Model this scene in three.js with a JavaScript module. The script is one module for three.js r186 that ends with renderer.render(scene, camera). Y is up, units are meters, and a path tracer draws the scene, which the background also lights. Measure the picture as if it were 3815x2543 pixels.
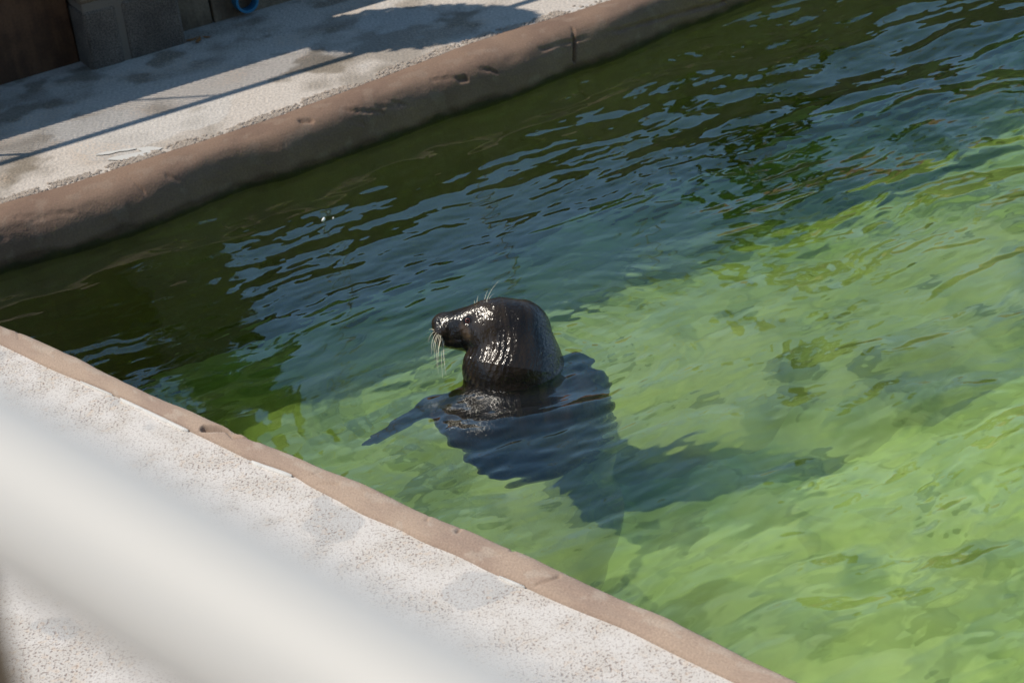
import * as THREE from 'three';
import { RoundedBoxGeometry } from 'three/addons/geometries/RoundedBoxGeometry.js';
import { mergeGeometries } from 'three/addons/utils/BufferGeometryUtils.js';

// ------------------------------------------------------------------ camera, sky, sun, exposure
const scene = new THREE.Scene();
const PW = 3815, PH = 2543, FOCAL = 9000;                       // the photograph's pixels
const PITCH = 26 * Math.PI / 180, ROLL = 9 * Math.PI / 180;
const V = (x, y, z) => new THREE.Vector3(x, y, z);
const FWD = V(0, -Math.sin(PITCH), -Math.cos(PITCH));
const UP0 = V(0, Math.cos(PITCH), -Math.sin(PITCH));
const RIGHT = V(Math.cos(ROLL), 0, 0).addScaledVector(UP0, -Math.sin(ROLL));
const UP = V(Math.sin(ROLL), 0, 0).addScaledVector(UP0, Math.cos(ROLL));
const ray = (x, y) => FWD.clone().multiplyScalar(FOCAL).addScaledVector(RIGHT, x - PW / 2).addScaledVector(UP, -(y - PH / 2)).normalize();
const EYE = ray(1950, 1420).multiplyScalar(-8);                 // eight metres from the water beside the seal
const hit = (x, y, h = 0) => { const d = ray(x, y); return EYE.clone().addScaledVector(d, (h - EYE.y) / d.y); };
const along = (x, y, t) => EYE.clone().addScaledVector(ray(x, y), t);

const camera = new THREE.PerspectiveCamera(2 * Math.atan(PH / 2 / FOCAL) * 180 / Math.PI, PW / PH, 0.05, 2000);
camera.filmGauge = 36;
camera.position.copy(EYE);
camera.up.copy(UP);
camera.lookAt(EYE.clone().add(FWD));
camera.focus = 7.95;
camera.userData.fStop = 5.6;

const SUN_EL = 56 * Math.PI / 180, SUN_AZ = 16 * Math.PI / 180; // the way the light travels over the ground, from +x towards +z
const SUN_DIR = V(-Math.cos(SUN_AZ) * Math.cos(SUN_EL), Math.sin(SUN_EL), -Math.sin(SUN_AZ) * Math.cos(SUN_EL));
// clear sky: paler blue above the horizon, deeper towards the zenith, whiter round the sun
const SKY_W = 512, SKY_H = 256, skyData = new Float32Array(SKY_W * SKY_H * 4);
for (let j = 0; j < SKY_H; j++) for (let i = 0; i < SKY_W; i++) {
  const el = ((j + 0.5) / SKY_H - 0.5) * Math.PI, az = ((i + 0.5) / SKY_W - 0.5) * 2 * Math.PI, y = Math.sin(el), x = Math.cos(el) * Math.cos(az), z = Math.cos(el) * Math.sin(az);
  const c = Math.max(0, x * SUN_DIR.x + y * SUN_DIR.y + z * SUN_DIR.z), up = Math.max(0, y), glow = 0.16 * Math.pow(c, 6) + 0.4 * Math.pow(c, 60);
  const k = 4 * (j * SKY_W + i);
  skyData[k] = 0.03 + 0.85 * Math.exp(-up / 0.26) + glow; skyData[k + 1] = 0.05 + 1.12 * Math.exp(-up / 0.36) + glow; skyData[k + 2] = 0.05 + 1.5 * Math.exp(-up / 0.47) + glow; skyData[k + 3] = 1;
}
const skyTexture = new THREE.DataTexture(skyData, SKY_W, SKY_H, THREE.RGBAFormat, THREE.FloatType);
skyTexture.mapping = THREE.EquirectangularReflectionMapping; skyTexture.magFilter = THREE.LinearFilter; skyTexture.needsUpdate = true;
scene.background = scene.environment = skyTexture;
const sun = new THREE.DirectionalLight(new THREE.Color(1.0, 0.92, 0.8), 4.3);
sun.position.copy(SUN_DIR).multiplyScalar(40);
sun.castShadow = true;
sun.shadow.mapSize.set(4096, 4096);
Object.assign(sun.shadow.camera, { left: -9, right: 9, top: 9, bottom: -9, near: 1, far: 90 });
scene.add(sun, sun.target);
const renderer = new THREE.WebGLRenderer({ antialias: true });
renderer.toneMapping = THREE.LinearToneMapping;
renderer.toneMappingExposure = 0.97;
renderer.shadowMap.enabled = true;

// ------------------------------------------------------------------ helpers
let seed = 7;
const rnd = () => { seed = (seed * 1664525 + 1013904223) >>> 0; return seed / 4294967296; };
const rr = (a, b) => a + (b - a) * rnd();
const PERM = new Uint8Array(512);
{ const p = [...Array(256).keys()]; for (let i = 255; i > 0; i--) { const j = Math.floor(rnd() * (i + 1)); [p[i], p[j]] = [p[j], p[i]]; } for (let i = 0; i < 512; i++) PERM[i] = p[i & 255]; }
const GX = new Float64Array(32), GY = new Float64Array(32);
for (let i = 0; i < 32; i++) { GX[i] = Math.cos(i * Math.PI / 16); GY[i] = Math.sin(i * Math.PI / 16); }
function noise(x, y, per = 256, s = 0) {                        // gradient noise that repeats after `per` cells, about -0.7..0.7
  const x0 = Math.floor(x), y0 = Math.floor(y), fx = x - x0, fy = y - y0;
  let xa = x0 % per, ya = y0 % per; if (xa < 0) xa += per; if (ya < 0) ya += per;
  const xb = xa + 1 === per ? 0 : xa + 1, yb = ya + 1 === per ? 0 : ya + 1, pa = PERM[(xa + s * 37) & 255], pb = PERM[(xb + s * 37) & 255];
  const k0 = PERM[(pa + ya) & 255] & 31, k1 = PERM[(pb + ya) & 255] & 31, k2 = PERM[(pa + yb) & 255] & 31, k3 = PERM[(pb + yb) & 255] & 31;
  const a = GX[k0] * fx + GY[k0] * fy, b = GX[k1] * (fx - 1) + GY[k1] * fy, c = GX[k2] * fx + GY[k2] * (fy - 1), d = GX[k3] * (fx - 1) + GY[k3] * (fy - 1);
  const u = fx * fx * fx * (fx * (fx * 6 - 15) + 10), v = fy * fy * fy * (fy * (fy * 6 - 15) + 10);
  return a + u * (b - a) + v * (c - a + u * (a - b - c + d));
}
function fbm(x, y, oct, per = 256, s = 0) { let t = 0, a = 1; for (let i = 0; i < oct; i++) { t += a * noise(x, y, per, s + i); x *= 2; y *= 2; per *= 2; a *= 0.5; } return t; }
const sstep = (a, b, x) => { const t = Math.min(1, Math.max(0, (x - a) / (b - a))); return t * t * (3 - 2 * t); };
const mix = (a, b, t) => a + (b - a) * t;
const mix3 = (a, b, t) => [mix(a[0], b[0], t), mix(a[1], b[1], t), mix(a[2], b[2], t)];
const toS = (c) => 255 * (c <= 0.0031308 ? 12.92 * c : 1.055 * Math.pow(Math.min(1, c), 1 / 2.4) - 0.055);
// fn(u, v) in 0..1 -> { c: linear colour, h: height 0..1, r: roughness }
function textures(n, fn, want = 'ch') {
  const cd = want.includes('c') ? new Uint8Array(n * n * 4) : null, hd = want.includes('h') ? new Uint8Array(n * n * 4) : null;
  for (let j = 0; j < n; j++) for (let i = 0; i < n; i++) {
    const o = fn((i + 0.5) / n, (j + 0.5) / n), k = 4 * (j * n + i);
    if (cd) { cd[k] = toS(Math.max(0, o.c[0])); cd[k + 1] = toS(Math.max(0, o.c[1])); cd[k + 2] = toS(Math.max(0, o.c[2])); cd[k + 3] = 255; }
    if (hd) { const h = Math.min(255, Math.max(0, o.h * 255)); hd[k] = hd[k + 1] = hd[k + 2] = h; hd[k + 3] = 255; }
  }
  const mk = (d, srgb) => { if (!d) return null; const t = new THREE.DataTexture(d, n, n); t.wrapS = t.wrapT = THREE.RepeatWrapping; t.magFilter = THREE.LinearFilter; t.minFilter = THREE.LinearMipmapLinearFilter; t.generateMipmaps = true; if (srgb) t.colorSpace = THREE.SRGBColorSpace; t.needsUpdate = true; return t; };
  return { map: mk(cd, true), bump: mk(hd, false) };
}
function sized(t, metres) { if (!t) return t; const c = t.clone(); c.repeat.set(1 / metres, 1 / metres); c.needsUpdate = true; return c; }
const std = (o) => new THREE.MeshStandardMaterial(o), phy = (o) => new THREE.MeshPhysicalMaterial(o);
const lin = (r, g, b) => new THREE.Color().setRGB(r, g, b);
const taken = {};
function numbered(n) { const k = taken[n] = (taken[n] ?? -1) + 1; return k ? `${n}_${String(k).padStart(3, '0')}` : n; }
function shade(o) { o.castShadow = o.receiveShadow = true; return o; }
function mesh(name, geometry, material, parent = null) { const m = shade(new THREE.Mesh(geometry, material)); m.name = parent ? name : numbered(name); (parent ?? scene).add(m); return m; }
function tag(o, label, category, group) { o.userData.label = label; o.userData.category = category; if (group) o.userData.group = group; return o; }
function structure(o, label, category, kind = 'structure') { o.userData = { kind, label, category }; return o; }
function thing(name, label, category, at = V(0, 0, 0), group) { const g = new THREE.Group(); g.name = numbered(name); g.position.copy(at); scene.add(g); return tag(g, label, category, group); }
// a sheet of quads: f(i, j) -> Vector3, uvf(i, j) -> [u, v]
function grid(ni, nj, f, uvf) {
  const pos = new Float32Array(ni * nj * 3), uv = new Float32Array(ni * nj * 2), idx = [];
  for (let j = 0; j < nj; j++) for (let i = 0; i < ni; i++) { const k = j * ni + i, p = f(i, j), t = uvf(i, j); pos[3 * k] = p.x; pos[3 * k + 1] = p.y; pos[3 * k + 2] = p.z; uv[2 * k] = t[0]; uv[2 * k + 1] = t[1]; }
  for (let j = 0; j < nj - 1; j++) for (let i = 0; i < ni - 1; i++) { const a = j * ni + i, b = a + 1, c = a + ni, d = c + 1; idx.push(a, c, b, b, c, d); }
  const g = new THREE.BufferGeometry();
  g.setAttribute('position', new THREE.BufferAttribute(pos, 3)); g.setAttribute('uv', new THREE.BufferAttribute(uv, 2)); g.setIndex(idx); g.computeVertexNormals();
  return g;
}

// ------------------------------------------------------------------ the pool's outline
const DECK = 0.17, DEPTH = 2.4;
const FAR_WATER = [[0, 1006], [324, 916], [600, 827], [900, 702], [1096, 645], [1406, 530], [1644, 440], [1911, 351], [2137, 262], [2300, 208], [2512, 112], [2686, 51], [2815, 0]].map(([x, y]) => hit(x, y, 0));
const FAR_JOINT = [[0, 762], [520, 600], [900, 478], [1200, 372], [1500, 258], [1850, 130], [2290, 0]].map(([x, y]) => hit(x, y, DECK));
const NEAR_EDGE = [[0, 1210], [122, 1253], [265, 1319], [327, 1352], [434, 1406], [561, 1465], [730, 1539], [847, 1592], [966, 1648], [1145, 1714], [1267, 1765], [1334, 1791], [1497, 1867], [1614, 1918], [1747, 1969], [1900, 2036], [2096, 2125], [2482, 2295], [2757, 2433], [2985, 2542]].map(([x, y]) => hit(x, y, 0.185));
const NEAR_JOINT = [[0, 1286], [66, 1319], [189, 1378], [306, 1426], [434, 1480], [699, 1605], [837, 1671], [939, 1720], [1089, 1775], [1150, 1811], [1257, 1867], [1339, 1913], [1497, 1980], [1568, 2018], [1696, 2071], [1828, 2135], [1966, 2194], [2100, 2255], [2335, 2352], [2725, 2542]].map(([x, y]) => hit(x, y, DECK));
function extended(points, before, after) {                      // the line carried straight on at both ends
  const d0 = points[0].clone().sub(points[2]).setY(0).normalize(), n = points.length, d1 = points[n - 1].clone().sub(points[n - 3]).setY(0).normalize();
  return [points[0].clone().addScaledVector(d0, before), ...points, points[n - 1].clone().addScaledVector(d1, after)];
}
const A1 = -28.5 * Math.PI / 180, A2 = 51.2 * Math.PI / 180;
const E1 = V(Math.cos(A1), 0, Math.sin(A1)), E2 = V(Math.cos(A2), 0, Math.sin(A2)), CORNER = V(-2.42, 0, -1.36);
const depthAt = (a, b) => 1.05 + 1.25 * Math.max(1 - sstep(0.25, 2.2, a + 0.25 * b), (0.72 + 0.25 * sstep(1.8, 4.5, a)) * (1 - sstep(0.1, 2.3 + 0.5 * sstep(1.8, 4.5, a), b)));                 // deepest in the corner
const pool = (a, b, y = 0) => CORNER.clone().addScaledVector(E1, a).addScaledVector(E2, b).setY(y);

// ------------------------------------------------------------------ surfaces
const concreteFar = textures(1536, (u, v) => {                  // four metres
  const big = fbm(u * 6, v * 6, 4, 6, 3), mid = fbm(u * 22, v * 22, 3, 22, 9), fine = fbm(u * 300, v * 300, 2, 300, 5), grain = noise(u * 800, v * 800, 800, 2);
  let c = mix3([0.52, 0.465, 0.415], [0.31, 0.27, 0.23], sstep(-0.25, 0.45, big + mid * 0.5));
  c = mix3(c, [0.19, 0.155, 0.115], 0.75 * sstep(0.2, 0.46, fbm(u * 9 + 4, v * 9, 4, 9, 21) + 0.3 * mid));
  c = mix3(c, [0.52, 0.49, 0.46], 0.7 * sstep(0.2, 0.36, fbm(u * 7, v * 7 + 2, 4, 7, 31)));
  c = mix3(c, [0.5, 0.36, 0.25], 0.5 * sstep(0.1, 0.4, fbm(u * 13, v * 13 + 5, 3, 13, 37)) * sstep(0.0, 0.4, fine + grain));
  const k = 1 + 0.32 * fine + 0.2 * grain;
  return { c: c.map((x) => x * k), h: 0.5 + 0.3 * fine + 0.2 * grain };
});
const concreteNear = textures(1536, (u, v) => {                 // three metres: pale worn screed with the stones showing
  const big = fbm(u * 5, v * 5, 4, 5, 13), mid = fbm(u * 26, v * 26, 3, 26, 19), st = fbm(u * 340, v * 340, 2, 340, 4), st2 = noise(u * 600, v * 600, 600, 8), fine = noise(u * 700, v * 700, 700, 6);
  const bare = sstep(-0.2, 0.3, big + 0.7 * mid);
  let c = mix3([0.64, 0.6, 0.565], [0.57, 0.525, 0.48], sstep(-0.4, 0.5, mid + 0.5 * big));
  c = mix3(c, [0.4, 0.405, 0.41], 0.5 * sstep(0.33, 0.42, fbm(u * 8 + 3, v * 8, 3, 8, 41)));
  const pit = (0.55 + 0.45 * bare) * sstep(0.25, 0.36, st), pit2 = (0.55 + 0.45 * bare) * sstep(0.28, 0.4, st2);
  c = mix3(c, [0.21, 0.145, 0.125], 0.75 * pit); c = mix3(c, [0.25, 0.19, 0.165], 0.65 * pit2);
  c = mix3(c, [0.62, 0.46, 0.33], 0.3 * bare * sstep(0.2, 0.4, fbm(u * 120 + 7, v * 120, 2, 120, 51)));
  const k = 1 + 0.12 * fine;
  return { c: c.map((x) => x * k), h: 0.65 - 0.4 * pit - 0.25 * pit2 + 0.18 * st + 0.12 * fine };
});
const cement = textures(1024, (u, v) => {                       // 1.5 metres: brown cement coping
  const big = fbm(u * 5, v * 5, 4, 5, 61), fine = fbm(u * 180, v * 180, 2, 180, 63), speck = noise(u * 330, v * 330, 330, 65), wear = fbm(u * 14, v * 14, 4, 14, 67);
  let c = mix3([0.36, 0.262, 0.2], [0.3, 0.212, 0.165], sstep(-0.4, 0.5, big));
  c = mix3(c, [0.4, 0.32, 0.26], 0.6 * sstep(0.15, 0.5, wear));
  c = mix3(c, [0.62, 0.56, 0.5], 0.75 * sstep(0.5, 0.58, speck));
  c = mix3(c, [0.12, 0.085, 0.065], 0.7 * sstep(0.5, 0.6, -speck));
  const k = 1 + 0.22 * fine;
  return { c: c.map((x) => x * k), h: 0.5 + 0.35 * fine + 0.25 * wear - 0.3 * sstep(0.45, 0.6, -speck) };
});
const algae = textures(1024, (u, v) => {                        // six metres of pool floor
  const a = fbm(u * 5, v * 5, 4, 5, 71), b = fbm(u * 9 + 0.8 * a, v * 9 - 0.5 * a, 5, 9, 77), c0 = fbm(u * 50, v * 50, 3, 50, 79), d = fbm(u * 21, v * 21, 4, 21, 73);
  let c = mix3([0.7, 0.78, 0.44], [0.6, 0.7, 0.34], sstep(-0.35, 0.4, a));
  c = mix3(c, [0.34, 0.42, 0.16], 0.6 * sstep(0.14, 0.3, b + 0.35 * d + 0.2 * c0));
  c = mix3(c, [0.24, 0.3, 0.1], 0.6 * sstep(0.36, 0.42, d + 0.3 * a + 0.3 * c0));
  return { c: c.map((x) => x * (1 + 0.14 * c0)), h: 0.5 + 0.3 * c0 };
});
const granite = textures(1024, (u, v) => {                      // half a metre
  const a = fbm(u * 60, v * 60, 3, 60, 81), b = noise(u * 130, v * 130, 130, 83), big = fbm(u * 4, v * 4, 3, 4, 85);
  let c = mix3([0.25, 0.225, 0.19], [0.15, 0.13, 0.11], sstep(-0.3, 0.3, a));
  c = mix3(c, [0.42, 0.39, 0.34], 0.7 * sstep(0.2, 0.5, b)); c = mix3(c, [0.06, 0.055, 0.05], 0.7 * sstep(0.25, 0.5, -b));
  return { c: c.map((x) => x * (1 + 0.4 * big)), h: 0.5 + 0.4 * a + 0.3 * b };
});
const render_ = textures(1024, (u, v) => {                      // two metres of stained render
  const a = fbm(u * 6, v * 6, 5, 6, 91), b = fbm(u * 120, v * 120, 2, 120, 93), s = fbm(u * 30, v * 4, 3, 30, 95);
  const c = mix3([0.3, 0.25, 0.18], [0.17, 0.135, 0.095], sstep(-0.4, 0.4, a + 0.5 * s));
  return { c: c.map((x) => x * (1 + 0.25 * b)), h: 0.5 + 0.4 * b + 0.2 * a };
});
const M = {
  farDeck: std({ map: sized(concreteFar.map, 4), bumpMap: sized(concreteFar.bump, 4), bumpScale: 0.008, roughness: 0.9 }),
  nearDeck: std({ map: sized(concreteNear.map, 3), bumpMap: sized(concreteNear.bump, 3), bumpScale: 0.0045, roughness: 0.92 }),
  patch: std({ color: lin(0.54, 0.525, 0.5), bumpMap: sized(cement.bump, 1.5), bumpScale: 0.002, roughness: 0.85 }),
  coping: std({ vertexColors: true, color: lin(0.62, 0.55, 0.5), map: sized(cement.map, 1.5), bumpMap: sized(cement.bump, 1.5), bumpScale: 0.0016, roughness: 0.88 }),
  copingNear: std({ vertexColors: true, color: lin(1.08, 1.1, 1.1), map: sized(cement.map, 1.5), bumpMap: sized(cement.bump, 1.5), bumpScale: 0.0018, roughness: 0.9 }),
  floor: std({ map: sized(algae.map, 6), bumpMap: sized(algae.bump, 6), bumpScale: 0.01, roughness: 0.9 }),
  poolWall: std({ color: lin(0.45, 0.6, 0.5), map: sized(algae.map, 3), roughness: 0.9 }),
  granite: std({ color: lin(0.62, 0.6, 0.58), map: sized(granite.map, 0.5), bumpMap: sized(granite.bump, 0.5), bumpScale: 0.006, roughness: 0.9 }),
  graniteWarm: std({ color: lin(0.7, 0.62, 0.5), map: sized(granite.map, 0.6), bumpMap: sized(granite.bump, 0.6), bumpScale: 0.005, roughness: 0.9 }),
  mortar: std({ color: lin(0.2, 0.175, 0.14), bumpMap: sized(granite.bump, 0.3), bumpScale: 0.004, roughness: 0.95 }),
  render: std({ color: lin(0.75, 0.72, 0.68), map: sized(render_.map, 2), bumpMap: sized(render_.bump, 2), bumpScale: 0.004, roughness: 0.92 }),
  rust: std({ color: lin(0.4, 0.25, 0.17), map: sized(render_.map, 1.4), bumpMap: sized(render_.bump, 1.4), bumpScale: 0.003, roughness: 0.8 }),
  steel: std({ color: lin(0.4, 0.41, 0.42), roughness: 0.6 }),
  boreShade: std({ color: lin(0.02, 0.03, 0.04), roughness: 0.9 }),
  white: std({ color: lin(0.53, 0.515, 0.49), roughness: 0.5 }),
  sealant: std({ color: lin(0.66, 0.64, 0.61), bumpMap: sized(granite.bump, 0.25), bumpScale: 0.002, roughness: 0.7 }),
  wood: std({ color: lin(0.2, 0.12, 0.06), roughness: 0.8 }),
  pipe: phy({ color: lin(0.03, 0.2, 0.36), roughness: 0.35 }),
  leafDark: phy({ color: lin(0.045, 0.075, 0.022), roughness: 0.6, side: THREE.DoubleSide }),
  leafMid: phy({ color: lin(0.075, 0.11, 0.03), roughness: 0.6, side: THREE.DoubleSide }),
  bark: std({ color: lin(0.1, 0.075, 0.05), bumpMap: sized(granite.bump, 0.5), bumpScale: 0.01, roughness: 0.95 }),
  sandstone: std({ color: lin(1.7, 1.6, 1.5), map: sized(render_.map, 3), roughness: 0.9 }),
  window: phy({ color: lin(0.03, 0.04, 0.05), roughness: 0.08 }),
  tile: std({ color: lin(0.3, 0.12, 0.07), roughness: 0.85 }),
  dryLeaf: std({ color: lin(0.3, 0.13, 0.04), roughness: 0.8, side: THREE.DoubleSide }),
  feather: std({ color: lin(0.8, 0.8, 0.78), roughness: 0.7, side: THREE.DoubleSide }),
};

// ------------------------------------------------------------------ decks: two sheets that reach the horizon
function copingPath(points, n) { const c = new THREE.CatmullRomCurve3(points, false, 'centripetal'); return c.getSpacedPoints(n); }
const farJointLine = extended(FAR_JOINT, 0.62, 9), nearJointLine = extended(NEAR_JOINT, 0.78, 9);
function sheet(outline, y) {
  const g = new THREE.ShapeGeometry(new THREE.Shape(outline.map((p) => new THREE.Vector2(p.x, -p.z))));
  g.rotateX(-Math.PI / 2); g.translate(0, y, 0);
  const p = g.attributes.position, uv = g.attributes.uv;
  for (let i = 0; i < p.count; i++) uv.setXY(i, p.getX(i), p.getZ(i));
  return g;
}
{
  const fj = copingPath(farJointLine, 90), nj = copingPath(nearJointLine, 90), R = 240;
  const under = (line) => line.map((p, i) => { const d = line[Math.min(line.length - 1, i + 1)].clone().sub(line[Math.max(0, i - 1)]).normalize(); return V(p.x - d.z * 0.022, 0, p.z + d.x * 0.022); });
  const far = [...under(fj), V(R, 0, -40), V(R, 0, -R), V(-R, 0, -R), V(-R, 0, fj[0].z + 2)];
  const farDeck = mesh('far_deck', sheet(far, DECK), M.farDeck);
  for (const px of [[[509, 555], [555, 548], [606, 553], [590, 562], [575, 567], [548, 580], [530, 588], [490, 594], [453, 600], [397, 598], [410, 590], [440, 584], [466, 580], [500, 572], [530, 567], [515, 560]], [[351, 580], [370, 574], [397, 567], [430, 564], [463, 557], [504, 553], [507, 557], [475, 564], [443, 567], [410, 576], [377, 580]]]) mesh('cement_patch', sheet(px.map(([x, y]) => hit(x, y, DECK)), DECK + 0.004), M.patch, farDeck);
  structure(farDeck, 'grey worn concrete deck behind the brown pool edge', 'deck');
  const near = [...under([...nj].reverse()).reverse(), V(R, 0, 60), V(R, 0, R), V(-R, 0, R), V(-R, 0, fj[0].z + 2.004)];
  structure(mesh('near_deck', sheet(near, DECK - 0.001), M.nearDeck), 'pale speckled concrete deck under the white handrail', 'deck');
}

// ------------------------------------------------------------------ pool floor and sides below the water
{
  const a0 = -0.3, a1 = 9, b0 = -0.3, b1 = 8;
  const n = 300;
  structure(mesh('pool_floor', grid(n, n, (i, j) => { const a = mix(a0, a1, i / (n - 1)), b = mix(b0, b1, j / (n - 1)), p = pool(a, b); p.y = -depthAt(a, b) + 0.2 * fbm(p.x * 1.3, p.z * 1.3, 3, 256, 5) + 0.045 * fbm(p.x * 5, p.z * 5, 3, 256, 15); return p; },
    (i, j) => { const p = pool(mix(a0, a1, i / (n - 1)), mix(b0, b1, j / (n - 1))); return [p.x, p.z]; }), M.floor), 'green algae covered floor of the pool', 'pool floor');
  const end = (p, q, name, label) => structure(mesh(name, grid(30, 8, (i, j) => p.clone().lerp(q, i / 29).setY(mix(0.16, -DEPTH - 0.1, j / 7)), (i, j) => [i / 29 * p.distanceTo(q), j * 0.16]), M.poolWall), label, 'pool wall');
  end(pool(8.6, -0.2), pool(8.6, 7.6), 'pool_wall', 'green pool side at the far right end');
  end(pool(-0.2, 7.6), pool(8.6, 7.6), 'pool_wall', 'green pool side nearest the viewers');
}

// ------------------------------------------------------------------ copings: a rounded profile swept along each edge, with cracks and gouges cut in
// grooves: [polyline in the photograph's pixels, half width, depth], laid on the coping's top
const crack = (w, deep, ...px) => ({ w, deep, px });
const seg = new THREE.Line3(), near0 = V(0, 0, 0);
function grooveDepth(list, p) {
  let d = 0;
  for (const { w, deep, line } of list) for (let i = 0; i < line.length - 1; i++) {
    if (Math.abs(line[i].x - p.x) > 0.4) continue;
    const q = seg.set(line[i], line[i + 1]).closestPointToPoint(p, true, near0).distanceTo(p); if (q < w) d = Math.max(d, deep * (1 - sstep(0.1 * w, w, q)));
  }
  return d;
}
function coping(name, front, back, profile, cuts, material, len, step, rough, width) {
  const n = Math.round(len / step), f = copingPath(front, n), b = copingPath(back, n), m = 72;
  const prof = [V(profile[0][0], -DEPTH - 0.1, 0), V(profile[0][0], -0.8, 0), ...new THREE.CatmullRomCurve3(profile.map(([t, y]) => V(t * width, y, 0))).getSpacedPoints(m - 3)];
  for (const q of prof.slice(0, 2)) q.x *= width;
  let arc = 0; const arcs = prof.map((p, i) => (arc += i ? p.distanceTo(prof[i - 1]) : 0));
  // where a pixel of the photograph lies on the swept surface
  const upper = prof.slice(2), heightAt = (t) => { let y = -1; for (const q of upper) if (Math.abs(q.x / width - t) < 0.03) y = Math.max(y, q.y); return y; };
  const onCoping = ([x, y]) => { for (let h = 0.19; h > 0; h -= 0.004) { const p = hit(x, y, h); let i = 0, bd = 9; for (let k = 0; k <= n; k += 8) { const d = Math.hypot(f[k].x - p.x, f[k].z - p.z); if (d < bd) { bd = d; i = k; } } const w = b[i].clone().sub(f[i]).setY(0), t = p.clone().sub(f[i]).setY(0).dot(w) / w.lengthSq(); if (t < 1.05 && heightAt(t) >= h) return p; } return hit(x, y, 0.1); };
  const grooves = cuts.map(({ w, deep, px }) => ({ w, deep, line: px.map(onCoping) }));
  const S = f.map((p) => p.clone().sub(f[0]).length());
  const g = grid(n + 1, m, (i, j) => {
    const o = f[i], w = b[i].clone().sub(o).setY(0), p = o.clone().addScaledVector(w, prof[j].x / width); p.y = prof[j].y;
    const a = prof[Math.max(0, j - 1)], c = prof[Math.min(m - 1, j + 1)], wl = w.length(), tx = (c.x - a.x) * wl / width, ty = c.y - a.y, l = Math.hypot(tx, ty);
    const out = w.clone().normalize().multiplyScalar(-ty / l).setY(tx / l);
    const s = S[i], t = j / (m - 1), edge = Math.min(1, 6 * (1 - t));
    let d = rough * (0.5 * fbm(s * 2.6, arcs[j] * 3.2, 2, 256, 3) + 0.13 * fbm(s * 9, arcs[j] * 13, 3, 256, 7) - 0.1 * sstep(0.25, 0.5, fbm(s * 5 + 3, arcs[j] * 16, 3, 256, 17)));
    if (p.y > 0.03) d -= grooveDepth(grooves, p);
    return p.addScaledVector(out, d * edge);
  }, (i, j) => [S[i], arcs[j]]);
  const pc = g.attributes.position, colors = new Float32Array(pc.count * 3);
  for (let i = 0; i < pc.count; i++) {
    const x = pc.getX(i), y = pc.getY(i), z = pc.getZ(i), dampShade = 1 - sstep(-0.012, 0.012, y - 0.03 - 0.03 * fbm(x * 5, z * 5, 3, 256, 9)), weed = 1 - sstep(-0.008, 0.008, y - 0.012 - 0.02 * fbm(x * 9 + 5, z * 9, 3, 256, 15));  // damp band whose dark tone also holds the shade of the lower face
    colors.set(mix3(mix3(mix3([1, 1, 1], [0.5, 0.46, 0.4], dampShade), [0.2, 0.26, 0.1], weed), [0.74, 0.98, 0.5], 1 - sstep(-0.05, -0.03, y + 0.02 * fbm(x * 12, z * 12, 2, 256, 19))), 3 * i);
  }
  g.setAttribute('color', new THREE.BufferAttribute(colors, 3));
  return mesh(name, g, material);
}
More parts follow.
